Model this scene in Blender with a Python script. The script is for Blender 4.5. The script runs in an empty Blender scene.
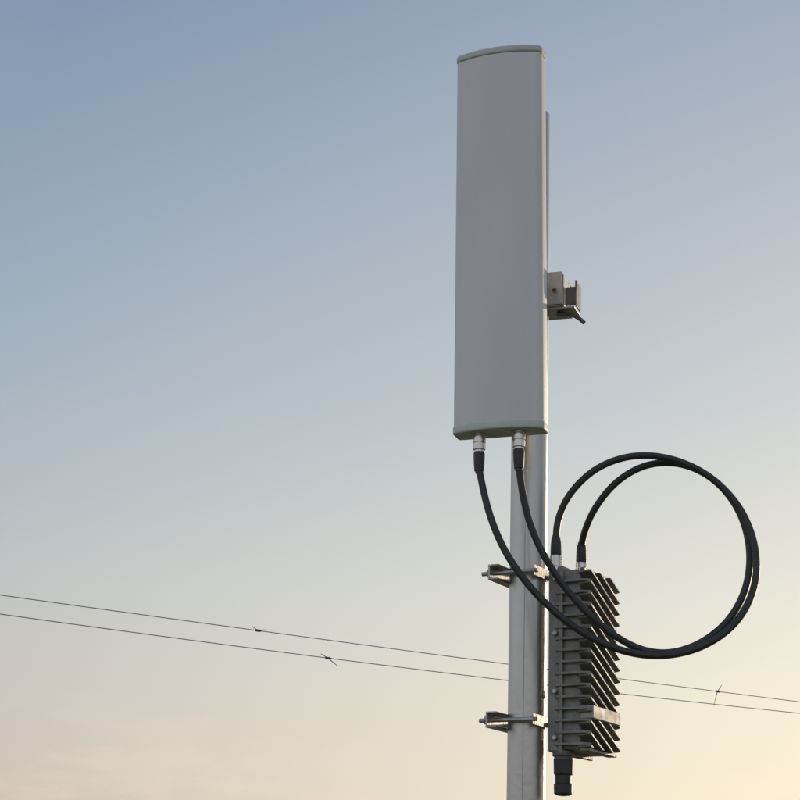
import bpy, bmesh, math, random
from mathutils import Matrix, Vector
random.seed(3)
sc=bpy.context.scene
sc.view_settings.view_transform='Standard'; sc.view_settings.look='None'; sc.view_settings.exposure=0
R=math.radians

# ---------------- camera
cam=bpy.data.objects.new('camera',bpy.data.cameras.new('camera')); sc.collection.objects.link(cam); sc.camera=cam
cam.matrix_world=Matrix.Translation((-0.215,-2.85,1.6)) @ Matrix.Rotation(R(107),4,'X') @ Matrix.Rotation(R(1.9),4,'Z')
cam.data.lens=78; cam.data.clip_end=20000; cam.data.clip_start=0.05

# ---------------- sky and sun
SUN_EL=8; SUN_AZ=34
w=bpy.data.worlds.new("World"); sc.world=w; w.use_nodes=True
nt=w.node_tree; nt.nodes.clear()
def N(t,**k):
    n=nt.nodes.new(t)
    for a,b in k.items(): setattr(n,a,b)
    return n
L=nt.links.new
out=N('ShaderNodeOutputWorld'); bg=N('ShaderNodeBackground')
sky=N('ShaderNodeTexSky',sky_type='NISHITA',sun_disc=False)
sky.sun_elevation=R(SUN_EL); sky.sun_rotation=R(SUN_AZ)
sky.air_density=1.0; sky.dust_density=2.0; sky.ozone_density=1.5; sky.altitude=0
STR=0.12
bg.inputs['Strength'].default_value=STR
# evening haze layered over the clear-air sky: colour depends on elevation and on the angle to the sun
tc=N('ShaderNodeTexCoord'); sep=N('ShaderNodeSeparateXYZ'); L(tc.outputs['Generated'],sep.inputs[0])
def ramp(stops):
    r=N('ShaderNodeValToRGB'); e=r.color_ramp.elements; r.color_ramp.interpolation='LINEAR'
    while len(e)<len(stops): e.new(.5)
    for x,(p,c) in zip(e,stops): x.position=p; x.color=(*c,1)
    L(sep.outputs['Z'],r.inputs[0]); return r
away=ramp([(0,(.50,.40,.37)),(.075,(.55,.465,.43)),(.13,(.525,.49,.475)),(.18,(.48,.50,.51)),(.292,(.36,.435,.51)),(.5,(.215,.30,.43)),(1,(.15,.225,.36))])
near=ramp([(0,(.84,.71,.53)),(.075,(.82,.755,.61)),(.13,(.785,.75,.635)),(.18,(.73,.725,.65)),(.292,(.57,.60,.615)),(.5,(.38,.44,.53)),(1,(.24,.31,.44))])
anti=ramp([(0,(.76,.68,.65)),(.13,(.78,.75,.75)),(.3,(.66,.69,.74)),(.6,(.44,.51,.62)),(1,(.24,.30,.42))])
dot=N('ShaderNodeVectorMath',operation='DOT_PRODUCT'); L(tc.outputs['Generated'],dot.inputs[0])
dot.inputs[1].default_value=(math.sin(R(38)),math.cos(R(38)),0)
mr=N('ShaderNodeMapRange',clamp=True); L(dot.outputs['Value'],mr.inputs[0])
mr.inputs['From Min'].default_value=.56; mr.inputs['From Max'].default_value=.88
mx=N('ShaderNodeMix',data_type='RGBA'); L(mr.outputs[0],mx.inputs['Factor']); L(away.outputs[0],mx.inputs['A']); L(near.outputs[0],mx.inputs['B'])
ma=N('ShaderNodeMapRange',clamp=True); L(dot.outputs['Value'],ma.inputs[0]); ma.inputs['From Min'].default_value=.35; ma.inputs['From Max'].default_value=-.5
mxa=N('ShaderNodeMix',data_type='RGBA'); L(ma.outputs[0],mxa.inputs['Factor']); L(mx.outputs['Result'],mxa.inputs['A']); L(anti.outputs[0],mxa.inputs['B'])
# soft low cloud
mp=N('ShaderNodeMapping'); mp.inputs['Scale'].default_value=(1,1,2.6); mp.inputs['Location'].default_value=(.35,.1,.2); L(tc.outputs['Generated'],mp.inputs[0])
cn=N('ShaderNodeTexNoise'); cn.inputs['Scale'].default_value=15; cn.inputs['Detail'].default_value=8; cn.inputs['Roughness'].default_value=.62; L(mp.outputs[0],cn.inputs['Vector'])
cr=N('ShaderNodeMapRange'); L(cn.outputs['Fac'],cr.inputs[0]); cr.inputs['From Min'].default_value=.48; cr.inputs['From Max'].default_value=.60
cz=N('ShaderNodeMapRange'); L(sep.outputs['Z'],cz.inputs[0]); cz.inputs['From Min'].default_value=.125; cz.inputs['From Max'].default_value=.09
cm=N('ShaderNodeMath',operation='MULTIPLY'); L(cr.outputs[0],cm.inputs[0]); L(cz.outputs[0],cm.inputs[1])
cs=N('ShaderNodeMath',operation='MULTIPLY'); L(cm.outputs[0],cs.inputs[0]); cs.inputs[1].default_value=.26
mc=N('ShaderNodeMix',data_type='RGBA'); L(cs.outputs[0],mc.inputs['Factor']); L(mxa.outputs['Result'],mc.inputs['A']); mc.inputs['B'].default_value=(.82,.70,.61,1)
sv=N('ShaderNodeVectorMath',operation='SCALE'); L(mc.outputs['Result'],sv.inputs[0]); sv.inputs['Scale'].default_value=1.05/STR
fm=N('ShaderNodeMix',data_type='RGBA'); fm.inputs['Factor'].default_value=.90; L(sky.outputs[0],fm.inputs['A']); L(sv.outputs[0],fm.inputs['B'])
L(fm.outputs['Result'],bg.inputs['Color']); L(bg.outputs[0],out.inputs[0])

sd=Vector((math.sin(R(SUN_AZ))*math.cos(R(SUN_EL)),math.cos(R(SUN_AZ))*math.cos(R(SUN_EL)),math.sin(R(SUN_EL))))
sl=bpy.data.lights.new('sun','SUN'); sl.energy=3.0; sl.angle=R(0.53); sl.color=(1,.80,.56)
so=bpy.data.objects.new('sun',sl); sc.collection.objects.link(so); so.rotation_euler=sd.to_track_quat('Z','Y').to_euler(); so.location=(10,10,10)

# ---------------- materials
def mat(name,c1,c2=None,rough=.5,metal=0,scale=30,stretch=(1,1,1),bump=0,bscale=200,rvar=.1,spec=.5,detail=6):
    m=bpy.data.materials.new(name); m.use_nodes=True; t=m.node_tree; p=t.nodes['Principled BSDF']
    c2=c2 or tuple(x*.8 for x in c1)
    tc=t.nodes.new('ShaderNodeTexCoord'); mp=t.nodes.new('ShaderNodeMapping'); mp.inputs['Scale'].default_value=stretch
    t.links.new(tc.outputs['Object'],mp.inputs[0])
    n=t.nodes.new('ShaderNodeTexNoise'); n.inputs['Scale'].default_value=scale; n.inputs['Detail'].default_value=detail
    t.links.new(mp.outputs[0],n.inputs['Vector'])
    r=t.nodes.new('ShaderNodeValToRGB'); r.color_ramp.elements[0].position=.35; r.color_ramp.elements[1].position=.65
    r.color_ramp.elements[0].color=(*c2,1); r.color_ramp.elements[1].color=(*c1,1)
    t.links.new(n.outputs['Fac'],r.inputs[0]); t.links.new(r.outputs[0],p.inputs['Base Color'])
    mr=t.nodes.new('ShaderNodeMapRange'); mr.inputs['From Min'].default_value=.3; mr.inputs['From Max'].default_value=.7
    mr.inputs['To Min'].default_value=rough-rvar; mr.inputs['To Max'].default_value=rough+rvar
    t.links.new(n.outputs['Fac'],mr.inputs[0]); t.links.new(mr.outputs[0],p.inputs['Roughness'])
    p.inputs['Metallic'].default_value=metal; p.inputs['Specular IOR Level'].default_value=spec
    if bump:
        n2=t.nodes.new('ShaderNodeTexNoise'); n2.inputs['Scale'].default_value=bscale; n2.inputs['Detail'].default_value=4
        t.links.new(tc.outputs['Object'],n2.inputs['Vector'])
        b=t.nodes.new('ShaderNodeBump'); b.inputs['Strength'].default_value=bump; b.inputs['Distance'].default_value=.002
        t.links.new(n2.outputs['Fac'],b.inputs['Height']); t.links.new(b.outputs[0],p.inputs['Normal'])
    return m
M_rad=mat('radome_plastic',(.655,.66,.665),(.60,.61,.615),.5,0,9,(1,1,.35),.15,260,.06)
M_cap=mat('cap_plastic',(.56,.59,.57),(.46,.49,.475),.6,0,20,(1,1,1),.2,200,.05)
M_gal=mat('galvanised_steel',(.55,.55,.535),(.37,.375,.37),.36,.9,26,(1,1,.10),.3,60,.12)
M_zinc=mat('zinc_steel',(.45,.45,.44),(.31,.31,.30),.42,.8,60,(1,1,1),.2,150,.1)
M_dark=mat('dark_steel',(.13,.13,.125),(.08,.08,.08),.5,.4,80)
M_cast=mat('cast_aluminium',(.26,.257,.245),(.165,.163,.155),.55,.2,45,(1,1,1),.4,400,.1)
M_label=mat('label_plate',(.40,.39,.36),(.29,.28,.26),.55,.2,50)
M_nick=mat('nickel_plating',(.62,.61,.58),(.5,.49,.46),.28,.95,70)
M_pol=mat('polished_steel',(.85,.84,.82),(.8,.79,.77),.26,1,70,rvar=.03)
M_rub=mat('black_rubber',(.034,.036,.036),(.02,.021,.021),.5,0,60,(1,1,1),.15,500,.08)
M_wire=mat('aluminium_conductor',(.46,.45,.43),(.34,.34,.33),.6,.2,10)
M_wood=mat('weathered_timber',(.22,.17,.12),(.13,.10,.075),.85,0,12,(1,1,.05),.5,30)
M_porc=mat('porcelain',(.35,.2,.14),(.25,.13,.09),.3,0,10)

# ---------------- helpers
def empty(name,loc=(0,0,0),rot=None):
    o=bpy.data.objects.new(name,None); sc.collection.objects.link(o); o.empty_display_size=.05
    o.location=loc
    if rot: o.rotation_euler=rot
    return o
def obj(name,bm,m,parent=None,smooth=True,bevel=0,seg=2,ang=35):
    me=bpy.data.meshes.new(name); bmesh.ops.recalc_face_normals(bm,faces=bm.faces); bm.to_mesh(me); bm.free()
    o=bpy.data.objects.new(name,me); sc.collection.objects.link(o); me.materials.append(m)
    if parent: o.parent=parent
    if bevel:
        b=o.modifiers.new('b','BEVEL'); b.width=bevel; b.segments=seg; b.limit_method='ANGLE'; b.angle_limit=R(ang)
    if smooth:
        for p in me.polygons: p.use_smooth=True
        try: me.set_sharp_from_angle(angle=R(38))
        except Exception: pass
        if bevel:
            wn=o.modifiers.new('w','WEIGHTED_NORMAL'); wn.keep_sharp=False
    return o
def addbox(bm,lo,hi):
    r=bmesh.ops.create_cube(bm,size=1)
    for v in r['verts']:
        v.co=Vector(((lo[i]+hi[i])/2+v.co[i]*(hi[i]-lo[i]) for i in range(3)))
    return r['verts']
def box(name,lo,hi,m,parent=None,bevel=.001):
    bm=bmesh.new(); addbox(bm,lo,hi); return obj(name,bm,m,parent,bevel=bevel)
def addlathe(bm,prof,a,b,n=32):
    a=Vector(a); ax=(Vector(b)-a).normalized(); q=ax.to_track_quat('Z','Y')
    rings=[]
    for d,r in prof:
        rings.append([bm.verts.new(a+q@Vector((r*math.cos(2*math.pi*i/n),r*math.sin(2*math.pi*i/n),d))) for i in range(n)])
    for r0,r1 in zip(rings,rings[1:]):
        for i in range(n): bm.faces.new((r0[i],r0[(i+1)%n],r1[(i+1)%n],r1[i]))
    bm.faces.new(rings[0][::-1]); bm.faces.new(rings[-1])
def cyl(name,a,b,r,m,parent=None,n=32,bevel=0):
    bm=bmesh.new(); L_=(Vector(b)-Vector(a)).length; addlathe(bm,[(0,r),(L_,r)],a,b,n); return obj(name,bm,m,parent,bevel=bevel)
def lathe(name,prof,a,b,m,parent=None,n=32,bevel=0):
    bm=bmesh.new(); addlathe(bm,prof,a,b,n); return obj(name,bm,m,parent,bevel=bevel)
def extrude(name,pts,z0,z1,m,parent=None,bevel=0):
    bm=bmesh.new()
    lo=[bm.verts.new((x,y,z0)) for x,y in pts]; hi=[bm.verts.new((x,y,z1)) for x,y in pts]
    n=len(pts)
    for i in range(n): bm.faces.new((lo[i],lo[(i+1)%n],hi[(i+1)%n],hi[i]))
    bm.faces.new(lo[::-1]); bm.faces.new(hi)
    return obj(name,bm,m,parent,bevel=bevel)
def tube(name,pts,r,m,parent=None,res=16):
    cu=bpy.data.curves.new(name,'CURVE'); cu.dimensions='3D'; cu.bevel_depth=r; cu.bevel_resolution=6; cu.resolution_u=res; cu.use_fill_caps=True
    s=cu.splines.new('NURBS'); s.points.add(len(pts)-1); s.order_u=4; s.use_endpoint_u=True
    for p,q in zip(s.points,pts): p.co=(*q,1)
    o=bpy.data.objects.new(name,cu); sc.collection.objects.link(o); cu.materials.append(m)
    if parent: o.parent=parent
    return o

# ---------------- ground
bm=bmesh.new(); bmesh.ops.create_circle(bm,cap_ends=True,segments=96,radius=6000)
ground=obj('ground',bm,mat('dry_grass_soil',(.12,.13,.06),(.21,.17,.11),.95,0,.8,(1,1,1),.6,6,.03,.2,12),smooth=False)

# ---------------- pole
PX=.0085; PR=.0310
pole=empty('steel_pole',(PX,0,0))
bm=bmesh.new(); n=64; ring=[]
H=3.018
for (z,r) in [(0,PR),(H-.001,PR),(H,PR-.001),(H,PR-.003),(H-.2,PR-.003)]:
    ring.append([bm.verts.new((r*math.cos(2*math.pi*i/n),r*math.sin(2*math.pi*i/n),z)) for i in range(n)])
for a,b in zip(ring,ring[1:]):
    for i in range(n): bm.faces.new((a[i],a[(i+1)%n],b[(i+1)%n],b[i]))
bm.faces.new(ring[-1])
obj('tube',bm,M_gal,pole)
# weld seam
bm=bmesh.new(); sa=R(-105)
k=160
vs=[]
for i in range(k+1):
    z=.02+(H-.03)*i/k; row=[]
    for j,(da,dr) in enumerate([(-1.6,-.0003),(-.6,.0004),(.6,.0004),(1.6,-.0003)]):
        a=sa+R(da)+R(random.uniform(-.15,.15)); r=PR+dr+random.uniform(-.0001,.00015)
        row.append(bm.verts.new((r*math.cos(a),r*math.sin(a),z)))
    vs.append(row)
for a,b in zip(vs,vs[1:]):
    for j in range(3): bm.faces.new((a[j],a[j+1],b[j+1],b[j]))
obj('weld_seam',bm,M_zinc,pole)
lathe('base_flange',[(0,.1),(.012,.1),(.0125,.04),(.05,.036)],(0,0,.002),(0,0,1),M_gal,pole,48)
# polished dome added on the pole to catch a sun glint beside the radio
ea=R(-33); ed=Vector((math.cos(ea),math.sin(ea),0)); e0=ed*(PR-.0012)+Vector((0,0,1.974))
prof=[(0,.0078),(.0012,.0078)]
for i in range(1,12):
    a=R(32)*(1-i/11.5); prof.append((.0012+.0147*(math.cos(a)-math.cos(R(32))),.0147*math.sin(a)))
lathe('glint_stud',prof,e0,e0+ed,M_pol,pole,40)

# ---------------- panel antenna
ant=empty('panel_antenna',(-.0555,-.12,2.73),(0,R(-.75),R(-19)))
def section(W,D,sag,rc,off=0):
    W=W+2*off; D0=D/2+off
    pts=[]
    x0=W/2-rc
    yf=lambda x:-D0+sag*(x/(W/2))**2
    for i in range(-14,15): pts.append((x0*i/14,yf(x0*i/14)))
    y_c=yf(x0)
    for i in range(1,8):
        a=i/8*math.pi/2; pts.append((x0+rc*math.sin(a),y_c+rc*(1-math.cos(a))))
    rb=.005
    pts.append((W/2,y_c+rc))
    for i in range(0,5):
        a=i/4*math.pi/2; pts.append((W/2-rb+rb*math.cos(a),D0-rb+rb*math.sin(a)))
    m=[(-x,y) for x,y in pts if abs(x)>x0+1e-6][::-1]
    return pts+m
AH=.345
sec=section(.1525,.054,.017,.014)
extrude('radome',sec,-AH+.012,AH-.012,M_rad,ant)
secc=section(.1525,.054,.017,.014,.0012)
for nm,z0,z1 in [('bottom_cap',-AH-.002,-AH+.013),('top_cap',AH-.011,AH+.002)]:
    extrude(nm,secc,z0,z1,M_cap,ant,bevel=.0035)
box('back_plate',(-.045,.0275,-.32),(.045,.031,.32),M_zinc,ant)
for nm,x in [('n_connector',-.0335),('n_connector_b',.0335)]:
    a=(x,.0,-AH-.002); b=(x,.0,-1)
    lathe(nm+'_flange',[(0,.0125),(.003,.0125),(.0032,.009),(.006,.009)],a,b,M_nick,ant,32)
    lathe(nm+'_nut',[(.006,.0110),(.014,.0110),(.0145,.0098),(.017,.0098),(.0172,.0108),(.026,.0105),(.027,.0085),(.031,.0085)],a,b,M_nick,ant,10)
    lathe(nm+'_boot',[(.030,.0088),(.034,.0094),(.05,.0088),(.062,.0078),(.0625,.0064),(.066,.0061)],a,b,M_rub,ant,24)

# ---------------- antenna bracket (local +y points away from the antenna)
brk=empty('antenna_mounting_bracket',(PX,0,0),(0,0,R(-19)))
def arm(zc,half):
    box('channel_web',(-.028,-.092,zc-.03),(.028,-.089,zc+.03),M_zinc,brk)
    for s in (-1,1):
        box('channel_flange',(s*.0265-.0015,-.0885,zc-.03),(s*.0265+.0015,-.034,zc+.03),M_zinc,brk)
    box('front_jaw',(-half,-.0335,zc-.03),(half,-.0315,zc+.03),M_zinc,brk)
zc=2.668; half=.064
arm(zc,half)
box('rear_jaw_web',(-half,.033,zc-.028),(half,.036,zc+.028),M_zinc,brk)
box('rear_jaw_lip',(-half,.0365,zc-.028),(half,.050,zc-.025),M_zinc,brk)
box('rear_jaw_lip_top',(-half,.0365,zc+.025),(half,.050,zc+.028),M_zinc,brk)
for s in (-1,1):
    cyl('bolt',(s*(half-.014),-.045,zc-.002),(s*(half-.014),.062,zc-.002),.004,M_zinc,brk,16)
    lathe('nut',[(0,.0075),(.007,.0075)],(s*(half-.014),.037,zc-.002),(s*(half-.014),1,zc-.002),M_zinc,brk,6)
arm(2.46,.027)
box('latch_plate',(.028,-.0300,2.636),(.062,-.0270,2.694),M_zinc,brk)
cyl('latch_rivet',(.047,-.0295,2.676),(.047,-.0325,2.676),.0042,M_dark,brk,20)
box('latch_side',(.0625,-.0300,2.638),(.0655,.022,2.694),M_zinc,brk)
box('latch_foot',(.030,-.0265,2.632),(.084,.018,2.6355),M_zinc,brk)
bm=bmesh.new()   # U-shaped yoke, open at the top
addbox(bm,(.0660,-.0225,2.6380),(.0860,-.0195,2.672)); addbox(bm,(.0830,-.0190,2.6380),(.0860,.016,2.684))
obj('yoke',bm,M_dark,brk,bevel=.0008)
tube('hook_bolt',[(.05,-.01,2.6285),(.070,-.01,2.628),(.084,-.012,2.624),(.098,-.014,2.607)],.0036,M_dark,brk)

# ---------------- radio unit (local x = outward normal of the finned face, y = along its width)
rad=empty('outdoor_radio_unit',(.0390,-.035,0),(0,0,R(-30)))
Z0,Z1=1.880,2.178; W_=.118
bm=bmesh.new(); addbox(bm,(.0,0,Z0),(.024,W_,Z1)); obj('rear_housing',bm,M_cast,rad,bevel=.004,seg=3)
bm=bmesh.new(); addbox(bm,(.0245,.003,Z0+.003),(.056,W_-.003,Z1-.003)); obj('front_housing',bm,M_cast,rad,bevel=.004,seg=3)
box('gasket_flange',(.0205,-.0035,Z0-.003),(.0275,W_+.0035,Z1+.003),M_cast,rad,.0015)
bm=bmesh.new(); slope=math.tan(R(24)); pitch=.0188
z=Z0-.01
while z<Z1+W_*slope:
    tmp=bmesh.new(); vs=addbox(tmp,(.055,-.001,-.0019),(.0770,W_+.001,.0019))
    for v in vs:
        v.co.z*= (.9 if v.co.x>.06 else 1.6)
        v.co.z+= z - v.co.y*slope
    for co,no in (((0,0,Z1-.006),(0,0,1)),((0,0,Z0+.006),(0,0,-1))):
        g=tmp.verts[:]+tmp.edges[:]+tmp.faces[:]
        r=bmesh.ops.bisect_plane(tmp,geom=g,plane_co=co,plane_no=no,clear_outer=True)
        ed_=[e for e in r['geom_cut'] if isinstance(e,bmesh.types.BMEdge)]
        if ed_: bmesh.ops.edgeloop_fill(tmp,edges=ed_)
    if tmp.verts:
        me=bpy.data.meshes.new('t'); tmp.to_mesh(me); bm.from_mesh(me); bpy.data.meshes.remove(me)
    tmp.free()
    z+=pitch
obj('cooling_fins',bm,M_cast,rad,bevel=.0011,seg=3)
bm=bmesh.new(); z=Z0+.0115
while z<Z1-.006:
    for ys,yi in ((-.006,.002),(W_+.006,W_-.002)):
        pr=[(.010,yi),(.018,ys*.8 if ys<0 else ys),(.064,ys),(.0770,yi)]
        lo=[bm.verts.new((x,y,z-.0022)) for x,y in pr]; hi=[bm.verts.new((x,y,z+.0022)) for x,y in pr]
        for i in range(4): bm.faces.new((lo[i],lo[(i+1)%4],hi[(i+1)%4],hi[i]))
        bm.faces.new(lo[::-1]); bm.faces.new(hi)
    z+=pitch
obj('side_ribs',bm,M_cast,rad,bevel=.0012,seg=3)
box('label_plate',(.0555,.004,1.932),(.0785,W_-.002,1.953),M_label,rad,.0015)
box('top_bar',(.0555,.002,Z1-.0055),(.064,W_-.002,Z1-.001),M_cast,rad)
box('bottom_bar',(.0555,.002,Z0+.001),(.072,W_-.002,Z0+.0055),M_cast,rad)
for zz in (Z0+.022,Z0+.096,Z0+.190,Z1-.018):
    lathe('cover_screw',[(0,.0042),(.006,.0042),(.007,.003)],(.014,.001,zz),(.014,-1,zz),M_zinc,rad,16)
for nm,x,y in (('port',.009,.010),('port_b',.025,.078)):
    a=(x,y,Z1-.002); b=(x,y,5)
    lathe(nm+'_flange',[(0,.0115),(.005,.0115),(.0052,.0085),(.007,.0085)],a,b,M_nick,rad,24)
    lathe(nm+'_nut',[(.007,.0105),(.015,.0105),(.0155,.009),(.018,.009),(.0182,.0100),(.025,.0097),(.026,.008)],a,b,M_nick,rad,10)
    lathe(nm+'_boot',[(.025,.0082),(.028,.0092),(.045,.0086),(.056,.0076),(.0565,.0064),(.060,.0061)],a,b,M_rub,rad,24)
a=(.022,.014,Z0+.002); b=(.022,.014,0)
lathe('cable_gland',[(0,.0175),(.008,.0175),(.0085,.0150),(.013,.0150)],a,b,M_dark,rad,24)
lathe('gland_nut',[(.013,.0165),(.036,.0160),(.038,.0135)],a,b,M_rub,rad,8)
lathe('gland_tail',[(.037,.0130),(.050,.0128),(.052,.0150),(.066,.0148),(.069,.011),(.070,.004)],a,b,M_rub,rad,24)
box('mounting_plate',(-.0045,.012,Z0+.02),(-.0010,.060,Z1),M_zinc,rad)

# ---------------- clamps (local +x toward the radio, -y toward the camera side)
cl=[]
for zc in (2.172,1.930):
    c=empty('pole_clamp' if not cl else 'pole_clamp.001',(PX,0,zc),(0,0,R(-30))); cl.append(c)
    box('far_jaw',(-.0490,-.052,-.013),(-.0455,.052,.013),M_zinc,c)
    box('far_jaw_lip_top',(-.0450,-.052,.0100),(-.030,.052,.0130),M_zinc,c)
    box('far_jaw_lip',(-.0450,-.052,-.0130),(-.030,.052,-.0100),M_zinc,c)
    box('near_jaw',(.0315,-.046,-.009),(.0330,.050,.009),M_zinc,c)
    for s in (-1,1):
        cyl('clamp_bolt',(-.066,s*.0385,0),(.036,s*.0385,0),.0036,M_zinc,c,16)
        lathe('clamp_nut',[(0,.0075),(.0065,.0075)],(-.0490,s*.0385,0),(-1,s*.0385,0),M_zinc,c,6)
        lathe('clamp_washer',[(0,.0095),(.0012,.0095)],(-.0492,s*.0385,0),(-1,s*.0385,0),M_zinc,c,20)

# ---------------- coaxial cables
def c3(s,ys):
    p=[tuple(float(v) for v in q.split()) for q in s.split(',')]
    return [(x/1000,y,2+z/1000) for (x,z),y in zip(p,ys)]
A=c3('47 206,53 258,74 309,119 354,180 369,240 363,303 332,349 280,369 207,362 139,328 80,270 38,199 25,141 32,81 62,33 97,-7 139,-42 195,-69 251,-84 305',
 [-.03,-.03,-.04,-.05,-.06,-.07,-.08,-.09,-.1,-.11,-.12,-.13,-.13,-.13,-.13,-.13,-.128,-.122,-.115,-.11])
B=c3('100 199,102 244,118 291,154 334,204 360,259 361,314 329,350 279,362 210,353 146,324 91,276 51,225 33,186 36,143 54,99 87,59 131,27 177,5 222,-12 272,-20 316',
 [0,0,-.015,-.03,-.045,-.055,-.065,-.075,-.085,-.095,-.105,-.11,-.115,-.115,-.115,-.116,-.118,-.12,-.124,-.128,-.131])
bpy.context.view_layer.update()
def wp(o,p): return tuple(o.matrix_world@Vector(p))
A[0]=wp(rad,(.009,.010,Z1+.050)); B[0]=wp(rad,(.025,.078,Z1+.050))
A[-1]=wp(ant,(-.0335,0,-AH-.060)); B[-1]=wp(ant,(.0335,0,-AH-.060))
def relax(P,it=3):
    P=[Vector(p) for p in P]
    for _ in range(it):
        Q=P[:]
        for i in range(1,len(P)-1): Q[i]=P[i]*.5+(P[i-1]+P[i+1])*.25
        P2=Q[:]
        for i in range(1,len(P)-1): P2[i]=Q[i]+(Q[i]-(Q[i-1]+Q[i+1])*.5)*.5
        P=P2
    return P
def cable(name,P,r,m):
    P=relax(P); P=[P[0]-Vector((0,0,.012))]+P+[P[-1]+Vector((0,0,.012))]
    pts=[]
    for i in range(len(P)-1):
        p0=P[max(i-1,0)];p1=P[i];p2=P[i+1];p3=P[min(i+2,len(P)-1)]
        for k in range(12):
            t=k/12; pts.append(.5*((2*p1)+(p2-p0)*t+(2*p0-5*p1+4*p2-p3)*t*t+(3*p1-p0-3*p2+p3)*t**3))
    pts.append(P[-1])
    for _ in range(12):
        pts=[pts[0]]+[pts[i]*.5+(pts[i-1]+pts[i+1])*.25 for i in range(1,len(pts)-1)]+[pts[-1]]
    cu=bpy.data.curves.new(name,'CURVE'); cu.dimensions='3D'; cu.bevel_depth=r; cu.bevel_resolution=6; cu.use_fill_caps=True
    s=cu.splines.new('POLY'); s.points.add(len(pts)-1)
    for a,b in zip(s.points,pts): a.co=(*b,1)
    s.use_smooth=True
    o=bpy.data.objects.new(name,cu); sc.collection.objects.link(o); cu.materials.append(m); return o
cable('coaxial_cable',A,.0058,M_rub); cable('coaxial_cable.001',B,.0058,M_rub)

# ---------------- power lines + poles
def line(name,A_,B_,k,t0=-1.0,t1=2.2,r=.0066):
    A_=Vector(A_); B_=Vector(B_); pts=[]
    n=80
    for i in range(n+1):
        t=t0+(t1-t0)*i/n; p=A_.lerp(B_,t); p.z+=4*k*t*(t-1); pts.append(p)
    cu=bpy.data.curves.new(name,'CURVE'); cu.dimensions='3D'; cu.bevel_depth=r; cu.bevel_resolution=2
    s=cu.splines.new('POLY'); s.points.add(n)
    for a,b in zip(s.points,pts): a.co=(*b,1)
    o=bpy.data.objects.new(name,cu); sc.collection.objects.link(o); cu.materials.append(M_wire)
    return o,(lambda t:(lambda p:Vector((p.x,p.y,p.z+4*k*t*(t-1))))(A_.lerp(B_,t)))
l1,f1=line('power_line',(-5.445,20,5.692),(7.04,28,5.69),.02)
l2,f2=line('power_line.001',(-5.42,20,5.438),(7.03,28,5.49),.055)
dr=Vector((12.49,8,0)).normalized()
def clip(name,parent,p,a,b):
    bm=bmesh.new()
    addlathe(bm,[(0,.010),(.02,.018),(.08,.018),(.10,.010)],p-dr*.05,p+dr,10)
    for q in (a,b):
        v=dr*q[0]+Vector((0,0,q[2]))
        addlathe(bm,[(0,.007),(v.length,.004)],p,p+v,6)
    o=obj(name,bm,M_dark); o.parent=parent; return o
clip('wire_splice',l1,f1(.2635),(-.10,0,.05),(.14,0,.03))
clip('wire_splice_b',l2,f2(.343),(-.13,0,.05),(.17,0,-.10))
clip('wire_splice_c',l1,f1(.8675),(.10,0,.12),(-.10,0,-.25))
for i,t in enumerate((-1.0,2.2)):
    p1=f1(t); p2=f2(t)
    u=empty('utility_pole' if i==0 else 'utility_pole.001',(p1.x,p1.y+.25,0),(0,0,math.atan2(8,12.49)))
    lathe('shaft',[(0,.16),(7.6,.10),(7.62,.08)],(0,0,0),(0,0,1),M_wood,u,24)
    for z in (p1.z,p2.z):
        lathe('insulator',[(0,.03),(.02,.05),(.04,.03),(.06,.05),(.08,.03),(.1,.045),(.12,.02)],(0,-.20,z-.06),(0,-.20,9),M_porc,u,16)
        cyl('insulator_pin',(0,0,z-.05),(0,-.21,z-.05),.012,M_dark,u,10)
    box('crossarm',(-.05,-.9,7.1),(.05,.9,7.22),M_wood,u,.008)
print('ok')
